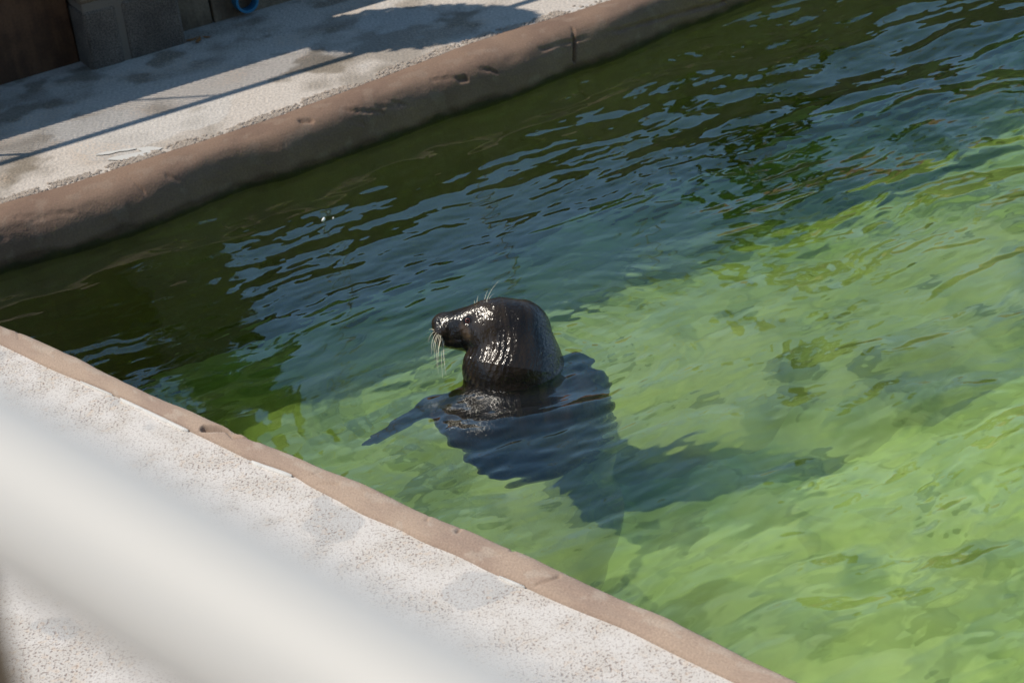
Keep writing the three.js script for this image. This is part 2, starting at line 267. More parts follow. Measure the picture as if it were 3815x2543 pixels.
{
  const fw = extended(FAR_WATER, 0.62, 8), fb = extended(FAR_JOINT, 0.62, 8.4);
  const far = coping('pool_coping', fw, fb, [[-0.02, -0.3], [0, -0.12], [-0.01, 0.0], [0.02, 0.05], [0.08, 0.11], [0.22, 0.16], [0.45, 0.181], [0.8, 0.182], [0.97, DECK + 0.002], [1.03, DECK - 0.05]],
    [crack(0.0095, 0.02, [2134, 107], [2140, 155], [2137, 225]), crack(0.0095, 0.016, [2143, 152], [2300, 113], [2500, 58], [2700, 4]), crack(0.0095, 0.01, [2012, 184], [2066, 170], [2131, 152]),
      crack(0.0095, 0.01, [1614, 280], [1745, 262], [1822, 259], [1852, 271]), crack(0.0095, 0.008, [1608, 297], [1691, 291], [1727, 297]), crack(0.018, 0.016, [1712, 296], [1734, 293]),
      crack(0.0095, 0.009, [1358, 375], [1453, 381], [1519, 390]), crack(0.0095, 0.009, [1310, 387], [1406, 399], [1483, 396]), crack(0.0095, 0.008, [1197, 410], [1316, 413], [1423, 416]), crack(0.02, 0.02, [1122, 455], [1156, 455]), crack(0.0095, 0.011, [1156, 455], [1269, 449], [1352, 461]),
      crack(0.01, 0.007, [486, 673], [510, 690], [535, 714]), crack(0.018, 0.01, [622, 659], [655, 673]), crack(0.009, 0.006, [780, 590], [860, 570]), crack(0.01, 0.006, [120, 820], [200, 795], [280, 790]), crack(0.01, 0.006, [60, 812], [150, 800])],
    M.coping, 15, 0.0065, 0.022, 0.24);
  tag(far, 'rounded brown cement coping below the grey concrete deck', 'pool edge');
  const ne = extended(NEAR_EDGE, 0.78, 8), nb = extended(NEAR_JOINT, 0.78, 8);
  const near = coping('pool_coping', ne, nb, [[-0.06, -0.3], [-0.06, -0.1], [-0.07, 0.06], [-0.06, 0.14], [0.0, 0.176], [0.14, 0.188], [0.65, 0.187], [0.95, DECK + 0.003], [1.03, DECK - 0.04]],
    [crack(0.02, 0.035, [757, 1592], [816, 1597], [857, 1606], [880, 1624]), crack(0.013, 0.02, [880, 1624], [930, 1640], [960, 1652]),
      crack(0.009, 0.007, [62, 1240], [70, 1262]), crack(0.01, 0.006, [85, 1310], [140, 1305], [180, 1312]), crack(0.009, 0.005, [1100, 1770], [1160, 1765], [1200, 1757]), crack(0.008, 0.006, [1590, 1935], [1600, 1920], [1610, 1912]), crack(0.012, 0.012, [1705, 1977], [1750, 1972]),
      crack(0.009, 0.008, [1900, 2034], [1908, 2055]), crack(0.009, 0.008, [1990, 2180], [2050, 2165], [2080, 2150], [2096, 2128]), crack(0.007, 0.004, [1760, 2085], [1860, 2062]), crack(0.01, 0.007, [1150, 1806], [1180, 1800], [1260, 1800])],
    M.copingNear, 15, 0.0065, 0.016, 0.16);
  tag(near, 'flat pale brown cement coping beside the white speckled deck', 'pool edge');
}

// loose stones showing along the joint of the far coping
{
  const line = copingPath(extended(FAR_JOINT, 0.4, 1), 400), geos = [];
  for (let k = 0; k < 4200; k++) {
    const i = Math.floor(rnd() * 400), p = line[i], q = line[Math.min(400, i + 1)].clone().sub(line[Math.max(0, i - 1)]).normalize();
    if (fbm(i * 0.06, 3, 2) < -0.12 && rnd() < 0.8 || i > 285 && rnd() < 0.85) continue;
    const off = Math.pow(rnd(), 1.4) * (0.06 + 0.06 * noise(i * 0.05, 9)), r = rr(0.004, 0.0095), g = new THREE.IcosahedronGeometry(r, 0);
    g.scale(rr(0.8, 1.5), rr(0.5, 0.9), rr(0.8, 1.3)); g.rotateY(rnd() * 6); g.translate(p.x + q.z * off + q.x * rr(-0.01, 0.01), DECK + r * 0.2, p.z - q.x * off);
    geos.push(g);
  }
  const s = mesh('gravel', mergeGeometries(geos), std({ color: lin(0.5, 0.42, 0.35), bumpMap: sized(granite.bump, 0.1), bumpScale: 0.002, roughness: 0.9 }));
  s.userData = { kind: 'stuff', label: 'loose gravel along the joint of the far brown coping', category: 'gravel' };
}
// white sealant left in the near joint
{
  const j = copingPath(extended(NEAR_JOINT, 0.78, 8), 1600), total = 1600;
  const nearest = (x, y) => { const p = hit(x, y, DECK); let b = 0, bd = 9; j.forEach((q, i) => { const d = Math.hypot(q.x - p.x, q.z - p.z); if (d < bd) { bd = d; b = i; } }); return b; };
  for (const [x0, y0, x1, y1, w, label] of [[300, 1424, 420, 1475, 0.007, 'thin white sealant strip beside the brown coping, shortest of three'], [445, 1487, 700, 1607, 0.014, 'wide white sealant strip beside the dark chip in the coping'], [938, 1720, 1090, 1775, 0.015, 'white peeling sealant strip beside the coping nearest the seal'], [1860, 2150, 1960, 2192, 0.009, 'narrow ragged white sealant strip near the white handrail']]) {
    const a = nearest(x0, y0), b = nearest(x1, y1), n = b - a + 1, geo = grid(n, 4, (i, k) => {
      const p = j[a + i], d = j[Math.min(total, a + i + 1)].clone().sub(j[a + i - 1]).normalize(), ww = w * (0.75 + 0.5 * noise(i * 0.2, 4 + x0)) * Math.min(1, 0.3 + Math.min(i, n - 1 - i) / 4);
      const off = [0.2, 0.15, -0.85, -0.9][k] * ww, up = [0, 0.006, 0.006, -0.002][k];
      return V(p.x + d.z * off, DECK + up, p.z - d.x * off);
    }, (i, k) => [i * 0.008, k * 0.005]);
    tag(mesh('sealant_strip', geo, M.sealant), label, 'sealant', 'sealant left in the joint');
  }
}

// ------------------------------------------------------------------ the wall behind the far deck
const WALL_AZ = -24 * Math.PI / 180, EW = V(Math.cos(WALL_AZ), 0, Math.sin(WALL_AZ)), NW = V(-EW.z, 0, EW.x), W0 = hit(350, 265, DECK);
const wallAt = (u, n, y) => W0.clone().addScaledVector(EW, u).addScaledVector(NW, n).setY(y);
function block(parent, name, material, u0, u1, n0, n1, y0, y1, r = 0.012, seg = 3) {
  const g = new RoundedBoxGeometry(u1 - u0, y1 - y0, n1 - n0, seg, Math.min(r, (u1 - u0) / 2.1, (y1 - y0) / 2.1, (n1 - n0) / 2.1));
  const p = g.attributes.position, q = g.attributes.uv, nn = g.attributes.normal;
  for (let i = 0; i < p.count; i++) { const x = p.getX(i), y = p.getY(i), z = p.getZ(i), ax = Math.abs(nn.getX(i)), ay = Math.abs(nn.getY(i)), az = Math.abs(nn.getZ(i)); if (az >= ax && az >= ay) q.setXY(i, x + u0, y + y0); else if (ax >= ay) q.setXY(i, z + n0, y + y0); else q.setXY(i, x + u0, z + n0); }
  const m = mesh(name, g, material, parent);
  m.position.set((u0 + u1) / 2, (y0 + y1) / 2, (n0 + n1) / 2);
  return m;
}
const wallThing = (name, label, category) => { const t = thing(name, label, category, V(W0.x, 0, W0.z)); t.rotation.y = -WALL_AZ; return t; };
const TALL = Math.tan(SUN_EL) / 1.1918, CAP = DECK + 0.99 * TALL;
{
  const pier = wallThing('stone_pier', 'rough granite block pier standing on the shaded deck', 'stone pier');
  block(pier, 'mortar', M.mortar, 0.012, 0.452, -0.35, -0.018, DECK - 0.05, CAP - 0.08, 0.01);
  const courses = [[DECK - 0.02, DECK + 0.285], [DECK + 0.305, DECK + 0.5], [DECK + 0.515, DECK + 0.73], [DECK + 0.745, DECK + 0.905], [DECK + 0.92, CAP - 0.09]];
  const cuts = [[0, 0.165, 0.187, 0.464], [0, 0.15, 0.165, 0.26, 0.275, 0.464], [0, 0.27, 0.285, 0.464], [0, 0.2, 0.214, 0.464], [0, 0.25, 0.264, 0.464]];
  courses.forEach(([y0, y1], k) => {
    for (let i = 0; i < cuts[k].length; i += 2) {
      const s = block(pier, 'stone', k ? M.graniteWarm : M.granite, cuts[k][i], cuts[k][i + 1], -0.3, rr(-0.012, 0.006), y0, y1 - rr(0, 0.012), 0.024, 6);
      s.rotation.z = rr(-0.02, 0.02);
      const p = s.geometry.attributes.position; for (let q = 0; q < p.count; q++) { const x = p.getX(q), y = p.getY(q), z = p.getZ(q); p.setXYZ(q, x + 0.012 * noise(y * 14 + k * 5, z * 14 + i), y + 0.01 * noise(x * 12 + k * 3, z * 12 + i), z + 0.014 * noise(x * 15 + k * 7, y * 15 + i)); } s.geometry.computeVertexNormals();
    }
  });
  block(pier, 'cap_slab', M.mortar, -0.01, 0.474, -0.4, 0.0, CAP - 0.08, CAP, 0.012);
  const brown = wallThing('rendered_wall', 'dark rust brown wall beside the granite pier', 'wall');
  block(brown, 'panel', M.rust, -7, -0.003, -0.4, -0.19, DECK - 0.1, CAP - 0.08, 0.01);
  block(brown, 'cap_slab', M.mortar, -7, -0.013, -0.42, 0.0, CAP - 0.08, CAP, 0.012);
  const grey = wallThing('low_wall', 'dim ochre rendered wall with the blue pipe', 'wall');
  let u = 0.467;
  for (const w of [0.2, 1.6, 1.6, 1.7, 2.0, 2.0]) { block(grey, 'panel', M.render, u, u + w - 0.006, -0.4, -0.18 + rr(-0.004, 0.004), DECK - 0.1, DECK + 0.75 * TALL, 0.008); u += w; }
  const c = hit(906, 6, DECK + 0.03).sub(W0), pu = c.dot(EW);
  const pp = along(906, -4, 1); const d = pp.clone().sub(EYE).normalize(), tt = (-0.17 - EYE.clone().sub(W0).dot(NW)) / d.dot(NW), at = EYE.clone().addScaledVector(d, tt);
  const ring = new THREE.Shape(); ring.absarc(0, 0, 0.056, 0, Math.PI * 2); const hole = new THREE.Path(); hole.absarc(0, 0, 0.047, 0, Math.PI * 2, true); ring.holes.push(hole);
  const pipe = thing('drain_pipe', 'short blue plastic pipe end sticking out of the ochre wall', 'pipe', at);
  const lip = mesh('pipe_wall', new THREE.ExtrudeGeometry(ring, { depth: 0.07, bevelEnabled: true, bevelSize: 0.0015, bevelThickness: 0.0015, bevelSegments: 2, curveSegments: 40 }), M.pipe, pipe); lip.position.z = -0.02;
  const back = mesh('bore_shade', new THREE.CircleGeometry(0.05, 32), M.boreShade, pipe); back.position.z = -0.008;  // near-black disc: shade inside the hollow pipe, put in as colour
  pipe.rotation.y = -WALL_AZ;
}
// railing on the wall: its shadow falls on the far deck
{
  const rail = wallThing('wall_railing', 'galvanised steel railing with thin upright wires on the wall top', 'railing');
  const top = DECK + 1.6 * TALL, n0 = -0.06;
  const bar = (name, r, u0, y0, u1, y1) => { const l = Math.hypot(u1 - u0, y1 - y0), m = mesh(name, new THREE.CylinderGeometry(r, r, l, 10), M.steel, rail); m.position.set((u0 + u1) / 2, (y0 + y1) / 2, n0); m.rotation.z = -Math.atan2(u1 - u0, y1 - y0); return m; };
  bar('top_rail', 0.025, -6, top, 9, top);
  const sh = hit(840, 358, DECK).sub(W0), pu = sh.dot(EW) - 1.6 * TALL / Math.tan(SUN_EL) * Math.cos(SUN_AZ - WALL_AZ), gap = 0.865;
  for (let k = -6; k < 10; k++) bar('post', 0.01, pu + k * gap, DECK + (pu + k * gap < 0.47 ? 0.98 : 0.74) * TALL, pu + k * gap, top);
  for (let k = 0; k < 70; k++) { const u = pu - 1.3 * gap + k * 0.034; bar('wire', 0.0042, u, DECK + (u < 0.47 ? 0.985 : 0.745) * TALL, u, top - 0.01); }
}

// ------------------------------------------------------------------ foliage
function leafGeometry(n, place, size) {
  const pos = new Float32Array(n * 12), idx = new Uint32Array(n * 6), p = V(0, 0, 0), a = V(0, 0, 0), b = V(0, 0, 0);
  for (let i = 0; i < n; i++) {
    place(p); a.set(rr(-1, 1), rr(-1, 1), rr(-1, 1)).normalize(); b.set(rr(-1, 1), rr(-1, 1), rr(-1, 1)).cross(a).normalize();
    const s = size * rr(0.6, 1.3); a.multiplyScalar(s); b.multiplyScalar(s * 0.45);
    [[-1, 0], [0, -1], [1, 0], [0, 1]].forEach(([x, y], k) => { pos.set([p.x + a.x * x + b.x * y, p.y + a.y * x + b.y * y, p.z + a.z * x + b.z * y], (i * 4 + k) * 3); });
    idx.set([i * 4, i * 4 + 1, i * 4 + 2, i * 4, i * 4 + 2, i * 4 + 3], i * 6);
  }
  const g = new THREE.BufferGeometry(); g.setAttribute('position', new THREE.BufferAttribute(pos, 3)); g.setIndex(new THREE.BufferAttribute(idx, 1)); g.computeVertexNormals();
  return g;
}
function taper(a, b, ra, rb) { const g = new THREE.CylinderGeometry(rb, ra, a.distanceTo(b), 8, 1); g.applyQuaternion(new THREE.Quaternion().setFromUnitVectors(V(0, 1, 0), b.clone().sub(a).normalize())); const m = a.clone().add(b).multiplyScalar(0.5); g.translate(m.x, m.y, m.z); return g; }
function tree(name, label, at, height, radius, clear, leaves, size, material, group) {
  const t = thing(name, label, 'tree', at, group), limbs = [], lumps = [];
  const top = V(rr(-0.3, 0.3), height * 0.8, rr(-0.3, 0.3)), mid = V(rr(-0.2, 0.2), clear, rr(-0.2, 0.2));
  limbs.push(taper(V(0, -0.1, 0), mid, height * 0.03, height * 0.022), taper(mid, top, height * 0.022, height * 0.006));
  for (let k = 0; k < 26; k++) {
    const h = rr(clear, height), w = radius * Math.pow(Math.sin(Math.PI * Math.min(0.97, Math.max(0.08, 0.12 + 0.86 * (h - clear) / (height - clear)))), 0.7), an = rnd() * 6.283, r = w * Math.sqrt(rnd());
    const c = V(Math.cos(an) * r, h, Math.sin(an) * r);
    lumps.push([c, radius * rr(0.22, 0.42)]);
    if (k < 12) limbs.push(taper(mid.clone().lerp(top, Math.max(0, (h - clear) / (height - clear)) * 0.7), c, height * 0.009, height * 0.003));
  }
  mesh('trunk', mergeGeometries(limbs), M.bark, t);
  mesh('crown', leafGeometry(leaves, (p) => { const [c, r] = lumps[Math.floor(rnd() * lumps.length)]; p.set(rr(-1, 1), rr(-1, 1), rr(-1, 1)); p.normalize().multiplyScalar(r * Math.pow(rnd(), 0.4)); p.y *= 0.8; p.add(c); }, size), material, t);
  return t;
}
{
  const sh = thing('wall_shrub', 'upright dense green shrub on the granite pier', 'shrub', wallAt(0.3, -0.16, CAP));
  const core = [];
  core.push(taper(V(0, -0.02, 0), V(0, 1.0, 0), 0.03, 0.01));
  mesh('stem', mergeGeometries(core), M.bark, sh);
  mesh('foliage', leafGeometry(9000, (p) => { p.set(rr(-1, 1), rr(-1, 1), rr(-1, 1)); p.normalize().multiplyScalar(Math.pow(rnd(), 0.45)); const y = p.y; p.set(p.x * 0.29 * (1 - 0.25 * y), (0.62 + y * 0.6) * TALL, p.z * 0.29 * (1 - 0.25 * y)); }, 0.034), M.leafMid, sh);
}
tree('evergreen_tree', 'broad dark evergreen behind the railing, beside the red roofed house', V(-4.9, DECK, -15), 7.3, 2.5, 1.4, 26000, 0.13, M.leafDark, null);
tree('evergreen_tree', 'rounded dark evergreen farther back than the other evergreen', V(-9.8, DECK, -18), 9, 3.2, 2, 14000, 0.17, M.leafDark, null);
tree('cypress_tree', 'tall narrow dark tree before the sandstone house', V(2.95, DECK, -15), 6.9, 0.85, 0.6, 14000, 0.11, M.leafDark, null);
tree('garden_tree', 'small loose green tree before the sandstone house', V(6.3, DECK, -14.5), 4.6, 1.5, 1.4, 9000, 0.13, M.leafMid, null);
{
  const hs = thing('sandstone_house', 'low sandstone house with red roof beyond the railing', 'house', V(1.2, DECK, -21));
  const part = (name, m, w, h, d, x, y, z) => { const o = mesh(name, new RoundedBoxGeometry(w, h, d, 2, 0.03), m, hs); o.position.set(x, y, z); return o; };
  part('wall', M.sandstone, 13, 4.5, 5, 0, 2.25, 0);
  const rf = new THREE.Shape([new THREE.Vector2(-3, 0), new THREE.Vector2(3, 0), new THREE.Vector2(0, 1.6)]);
  const roof = mesh('roof', new THREE.ExtrudeGeometry(rf, { depth: 13.8, bevelEnabled: false }), M.tile, hs); roof.rotation.y = Math.PI / 2; roof.position.set(-6.9, 4.502, 0);
  for (let k = 0; k < 5; k++) for (const y of [1.2, 3.3]) { const w = part('window', M.window, 0.95, 1.35, 0.1, -5 + k * 2.5, y, 2.5); }
}

{
  const tb = thing('added_sky_blocker', 'tall unseen building added behind the camera to block sky light', 'building', V(2, DECK, 19));  // added out of view: keeps sky light off the deck and coping face
  const part = (name, m, w, h, d, x, y, z) => { const o = mesh(name, new RoundedBoxGeometry(w, h, d, 2, 0.03), m, tb); o.position.set(x, y, z); return o; };
  part('wall', M.render, 46, 13, 6, 0, 6.5, 0); part('roof', M.tile, 48, 0.4, 8, 0, 13.21, 0);
  for (let k = 0; k < 14; k++) for (const y of [2, 5.5, 9]) part('window', M.window, 1.2, 1.7, 0.1, -20 + k * 3.1, y, -3);
}
// ------------------------------------------------------------------ the near handrail, close to the lens
{
  const p1 = along(0, 1785, 0.8), d2 = ray(1275, 2543), p2 = EYE.clone().addScaledVector(d2, (p1.y - EYE.y) / d2.y), dir = p2.clone().sub(p1).normalize();
  const hr = thing('handrail', 'thick white round handrail above the pale deck', 'handrail', p1);
  const tube = mesh('top_rail', new THREE.CapsuleGeometry(0.0265, 7, 12, 40), M.white, hr);
  tube.quaternion.setFromUnitVectors(V(0, 1, 0), dir);
  tube.position.copy(dir).multiplyScalar(0.4);
  const rp = ray(-235, 2543), ps = ((p1.x - EYE.x) * rp.z - (p1.z - EYE.z) * rp.x) / (dir.z * rp.x - dir.x * rp.z);   // where the post seen at the corner meets the rail
  for (const s of [ps, ps - 1.8, ps + 3.2]) { const h = p1.y - DECK, post = mesh('post', new THREE.CylinderGeometry(0.03, 0.03, h, 24), M.wood, hr); post.position.copy(dir).multiplyScalar(s).add(V(0, -h / 2 - 0.02, 0)); post.userData.label = 'brown upright post'; }
}

// ------------------------------------------------------------------ the seal
const NECK = hit(1919, 1365, 0), ZF = NECK.clone().sub(EYE).dot(FWD);
const S = (px, py, d = 0) => { const r = ray(px, py); return EYE.clone().addScaledVector(r, (ZF + d) / r.dot(FWD)); };
const nk = (x, y, z) => V(NECK.x + x, y, NECK.z + z);
const bones = [                                                 // a, b, radius a, radius b, blend
  [S(1930, 1234), S(1856, 1220, 0.0), 0.108, 0.096, 0.02],      // skull
  [S(1856, 1220, 0.0), S(1755, 1215, 0.02), 0.096, 0.064, 0.03],  // brow to face
  [S(1755, 1215, 0.02), S(1666, 1212, 0.045), 0.066, 0.046, 0.02], // muzzle
  [S(1752, 1256, 0.02), S(1656, 1253, 0.04), 0.05, 0.038, 0.015], // jaw
  [S(1648, 1206, 0.05), S(1642, 1204, 0.05), 0.033, 0.03, 0.015], // nose
  [S(1660, 1232, 0.024), S(1652, 1236, 0.024), 0.036, 0.033, 0.012], // near whisker pad
  [S(1778, 1176, -0.01), S(1806, 1168, -0.02), 0.038, 0.042, 0.02], // brow
  [S(1820, 1250, -0.03), S(1860, 1255, -0.03), 0.06, 0.075, 0.03], // cheek
  [S(1934, 1245), S(1928, 1310), 0.1, 0.124, 0.03],              // nape
  [S(1928, 1310), nk(0.0, 0.0, 0), 0.126, 0.16, 0.02],           // neck
  [S(1850, 1330), S(1830, 1370), 0.08, 0.096, 0.01],             // throat
  [nk(0, -0.02, 0), nk(0.01, -0.25, 0.06), 0.165, 0.235, 0.03],
  [nk(0.02, -0.275, 0.1), nk(0.03, -0.52, 0.1), 0.225, 0.24, 0.06],
  [nk(0.03, -0.52, 0.1), nk(0.03, -0.76, 0.04), 0.24, 0.17, 0.1],
  [nk(0.03, -0.76, 0.02), nk(0.05, -0.9, -0.34), 0.16, 0.1, 0.08],
  [nk(-0.09, -0.226, 0.17), nk(0.11, -0.24, 0.15), 0.19, 0.19, 0.04], // shoulder awash
  [nk(-0.1, -0.115, 0.06), nk(-0.2, -0.15, 0.16), 0.1, 0.1, 0.03], // wet shoulders
  [nk(0.13, -0.115, 0.05), nk(0.22, -0.15, 0.1), 0.1, 0.09, 0.04],
  [nk(-0.1, -0.22, 0.18), hit(1640, 1590, -0.14), 0.1, 0.052, 0.05], // left flipper
  [hit(1640, 1590, -0.14), hit(1500, 1655, -0.12), 0.05, 0.032, 0.03],
  ...[[1366, 1706, -0.08], [1388, 1716, -0.095], [1404, 1692, -0.11], [1420, 1724, -0.12]].map(([x, y, h]) => [hit(1520, 1650, -0.12), hit(x, y, h), 0.026, 0.009, 0.014]), // its fingers
  [nk(0.1, -0.16, 0.06), hit(2150, 1405, -0.09), 0.09, 0.05, 0.04],  // right flipper
  [hit(2150, 1405, -0.09), hit(2205, 1392, -0.075), 0.048, 0.02, 0.02],
];
for (const b of bones) { b.d = b[1].clone().sub(b[0]); b.l2 = b.d.lengthSq(); }
const CREASE = S(1694, 1308, -0.02);
function bodyDistance(x, y, z) {
  let d = 1;
  for (const b of bones) {
    const a = b[0], px = x - a.x, py = y - a.y, pz = z - a.z, h = Math.min(1, Math.max(0, (px * b.d.x + py * b.d.y + pz * b.d.z) / b.l2));
    const e = Math.hypot(px - h * b.d.x, py - h * b.d.y, pz - h * b.d.z) - (b[2] + (b[3] - b[2]) * h), k = b[4];
    const m = Math.max(k - Math.abs(d - e), 0) / k;
    d = Math.min(d, e) - m * m * k * 0.25;
  }
  return d;
}
const EYE_SPOT = V(0, 0, 0), NOSTRIL = V(0, 0, 0), EAR = V(0, 0, 0);
const carve = [];                                               // [centre, radius, depth]: dimples
function sealDistance(x, y, z) {
  let d = bodyDistance(x, y, z);
  if (d > 0.03 || d < -0.03 || y < -0.06) return d;
  const q = Math.hypot(x - CREASE.x, y - CREASE.y, z - CREASE.z), side = (x - CREASE.x) * RIGHT.x + (y - CREASE.y) * RIGHT.y + (z - CREASE.z) * RIGHT.z; let m = sstep(0.02, 0.04, q) * (1 - sstep(0.14, 0.28, q)) * (1 - sstep(-0.01, 0.05, y - CREASE.y - 0.25 * side)) * sstep(0.0, 0.03, side);
  if (m > 0) { m *= Math.max(0.15, 0.75 + 1.3 * noise(x * 11 + 2, y * 11 + z * 7)); const w = Math.sin((q + 0.02 * noise(x * 13, y * 13 + z * 9) + 0.004 * noise(x * 50, y * 50 + z * 17)) * 6.283 / 0.0205); d += m * 0.0046 * (Math.pow(0.5 + 0.5 * w, 0.6) - 0.5); }
  d += 0.0014 * noise(x * 24 + 3, y * 24 + z * 17) + 0.0007 * noise(x * 70, y * 70 + z * 50);
  for (const [c, r, deep] of carve) { const e = Math.hypot(x - c.x, y - c.y, z - c.z) / r; if (e < 1) d += deep * (1 - e * e) * (1 - e * e); }
  return d;
}
function onSeal(px, py, f = bodyDistance) { const r = ray(px, py); let t = 7; for (let k = 0; k < 90; k++) { const p = EYE.clone().addScaledVector(r, t), d = f(p.x, p.y, p.z); if (d < 0.0004) break; t += d * 0.8; } return EYE.clone().addScaledVector(r, t); }
EYE_SPOT.copy(onSeal(1742, 1194)); NOSTRIL.copy(onSeal(1632, 1200)); EAR.copy(onSeal(1802, 1205));
carve.push([EYE_SPOT, 0.02, 0.005], [NOSTRIL, 0.007, 0.007], [EAR, 0.006, 0.003]);
for (let k = 0; k <= 9; k++) carve.push([onSeal(mix(1630, 1722, k / 9), 1258 + 8 * Math.sin(k / 9 * 2.6)), 0.008, 0.0018]); // mouth line
for (let k = 0; k < 24; k++) { const c = onSeal(rr(1632, 1690), rr(1205, 1248)); carve.push([c, 0.004, 0.0022]); }

function surfaceNet(f, lo, hi, h) {
  const nx = Math.ceil((hi.x - lo.x) / h) + 1, ny = Math.ceil((hi.y - lo.y) / h) + 1, nz = Math.ceil((hi.z - lo.z) / h) + 1, v = new Float32Array(nx * ny * nz).fill(9), B = 8, diag = B * h * 0.9 + 0.06;
  const at = (i, j, k) => (k * ny + j) * nx + i;
  for (let bk = 0; bk < nz; bk += B) for (let bj = 0; bj < ny; bj += B) for (let bi = 0; bi < nx; bi += B) {
    const c = bodyDistance(lo.x + (bi + 4) * h, lo.y + (bj + 4) * h, lo.z + (bk + 4) * h), far = Math.abs(c) > diag;
    for (let k = bk; k < Math.min(nz, bk + B); k++) for (let j = bj; j < Math.min(ny, bj + B); j++) for (let i = bi; i < Math.min(nx, bi + B); i++) v[at(i, j, k)] = far ? c : f(lo.x + i * h, lo.y + j * h, lo.z + k * h);
  }
  const id = new Int32Array(nx * ny * nz).fill(-1), pos = [], tri = [];
  for (let k = 0; k < nz - 1; k++) for (let j = 0; j < ny - 1; j++) for (let i = 0; i < nx - 1; i++) {
    let inside = 0, sx = 0, sy = 0, sz = 0, n = 0; const c = [];
    for (let m = 0; m < 8; m++) { const w = v[at(i + (m & 1), j + (m >> 1 & 1), k + (m >> 2))]; c.push(w); if (w < 0) inside++; }
    if (!inside || inside === 8) continue;
    for (let m = 0; m < 8; m++) for (const e of [1, 2, 4]) if (!(m & e)) { const a = c[m], b = c[m | e]; if ((a < 0) !== (b < 0)) { const t = a / (a - b); sx += (m & 1) + (e === 1 ? t : 0); sy += (m >> 1 & 1) + (e === 2 ? t : 0); sz += (m >> 2) + (e === 4 ? t : 0); n++; } }
    id[at(i, j, k)] = pos.length / 3; pos.push(lo.x + (i + sx / n) * h, lo.y + (j + sy / n) * h, lo.z + (k + sz / n) * h);
  }
  for (let k = 1; k < nz - 1; k++) for (let j = 1; j < ny - 1; j++) for (let i = 1; i < nx - 1; i++) {
    const a = v[at(i, j, k)] < 0;
    const quad = (p, q, r, s, flip) => { if (flip) tri.push(p, r, q, p, s, r); else tri.push(p, q, r, p, r, s); };
    if (a !== v[at(i + 1, j, k)] < 0) quad(id[at(i, j, k)], id[at(i, j - 1, k)], id[at(i, j - 1, k - 1)], id[at(i, j, k - 1)], !a);
    if (a !== v[at(i, j + 1, k)] < 0) quad(id[at(i, j, k)], id[at(i, j, k - 1)], id[at(i - 1, j, k - 1)], id[at(i - 1, j, k)], !a);
    if (a !== v[at(i, j, k + 1)] < 0) quad(id[at(i, j, k)], id[at(i - 1, j, k)], id[at(i - 1, j - 1, k)], id[at(i, j - 1, k)], !a);
  }
  return { pos, tri };
}
const fur = textures(1024, (u, v) => {                          // 0.16 metres of wet fur in clumps
  const a = fbm(u * 16, v * 13, 3, 16 * 13, 101), b = noise(u * 60, v * 44, 60 * 44, 103);
  return { h: 0.5 + 0.45 * a + 0.12 * b };
}, 'h');
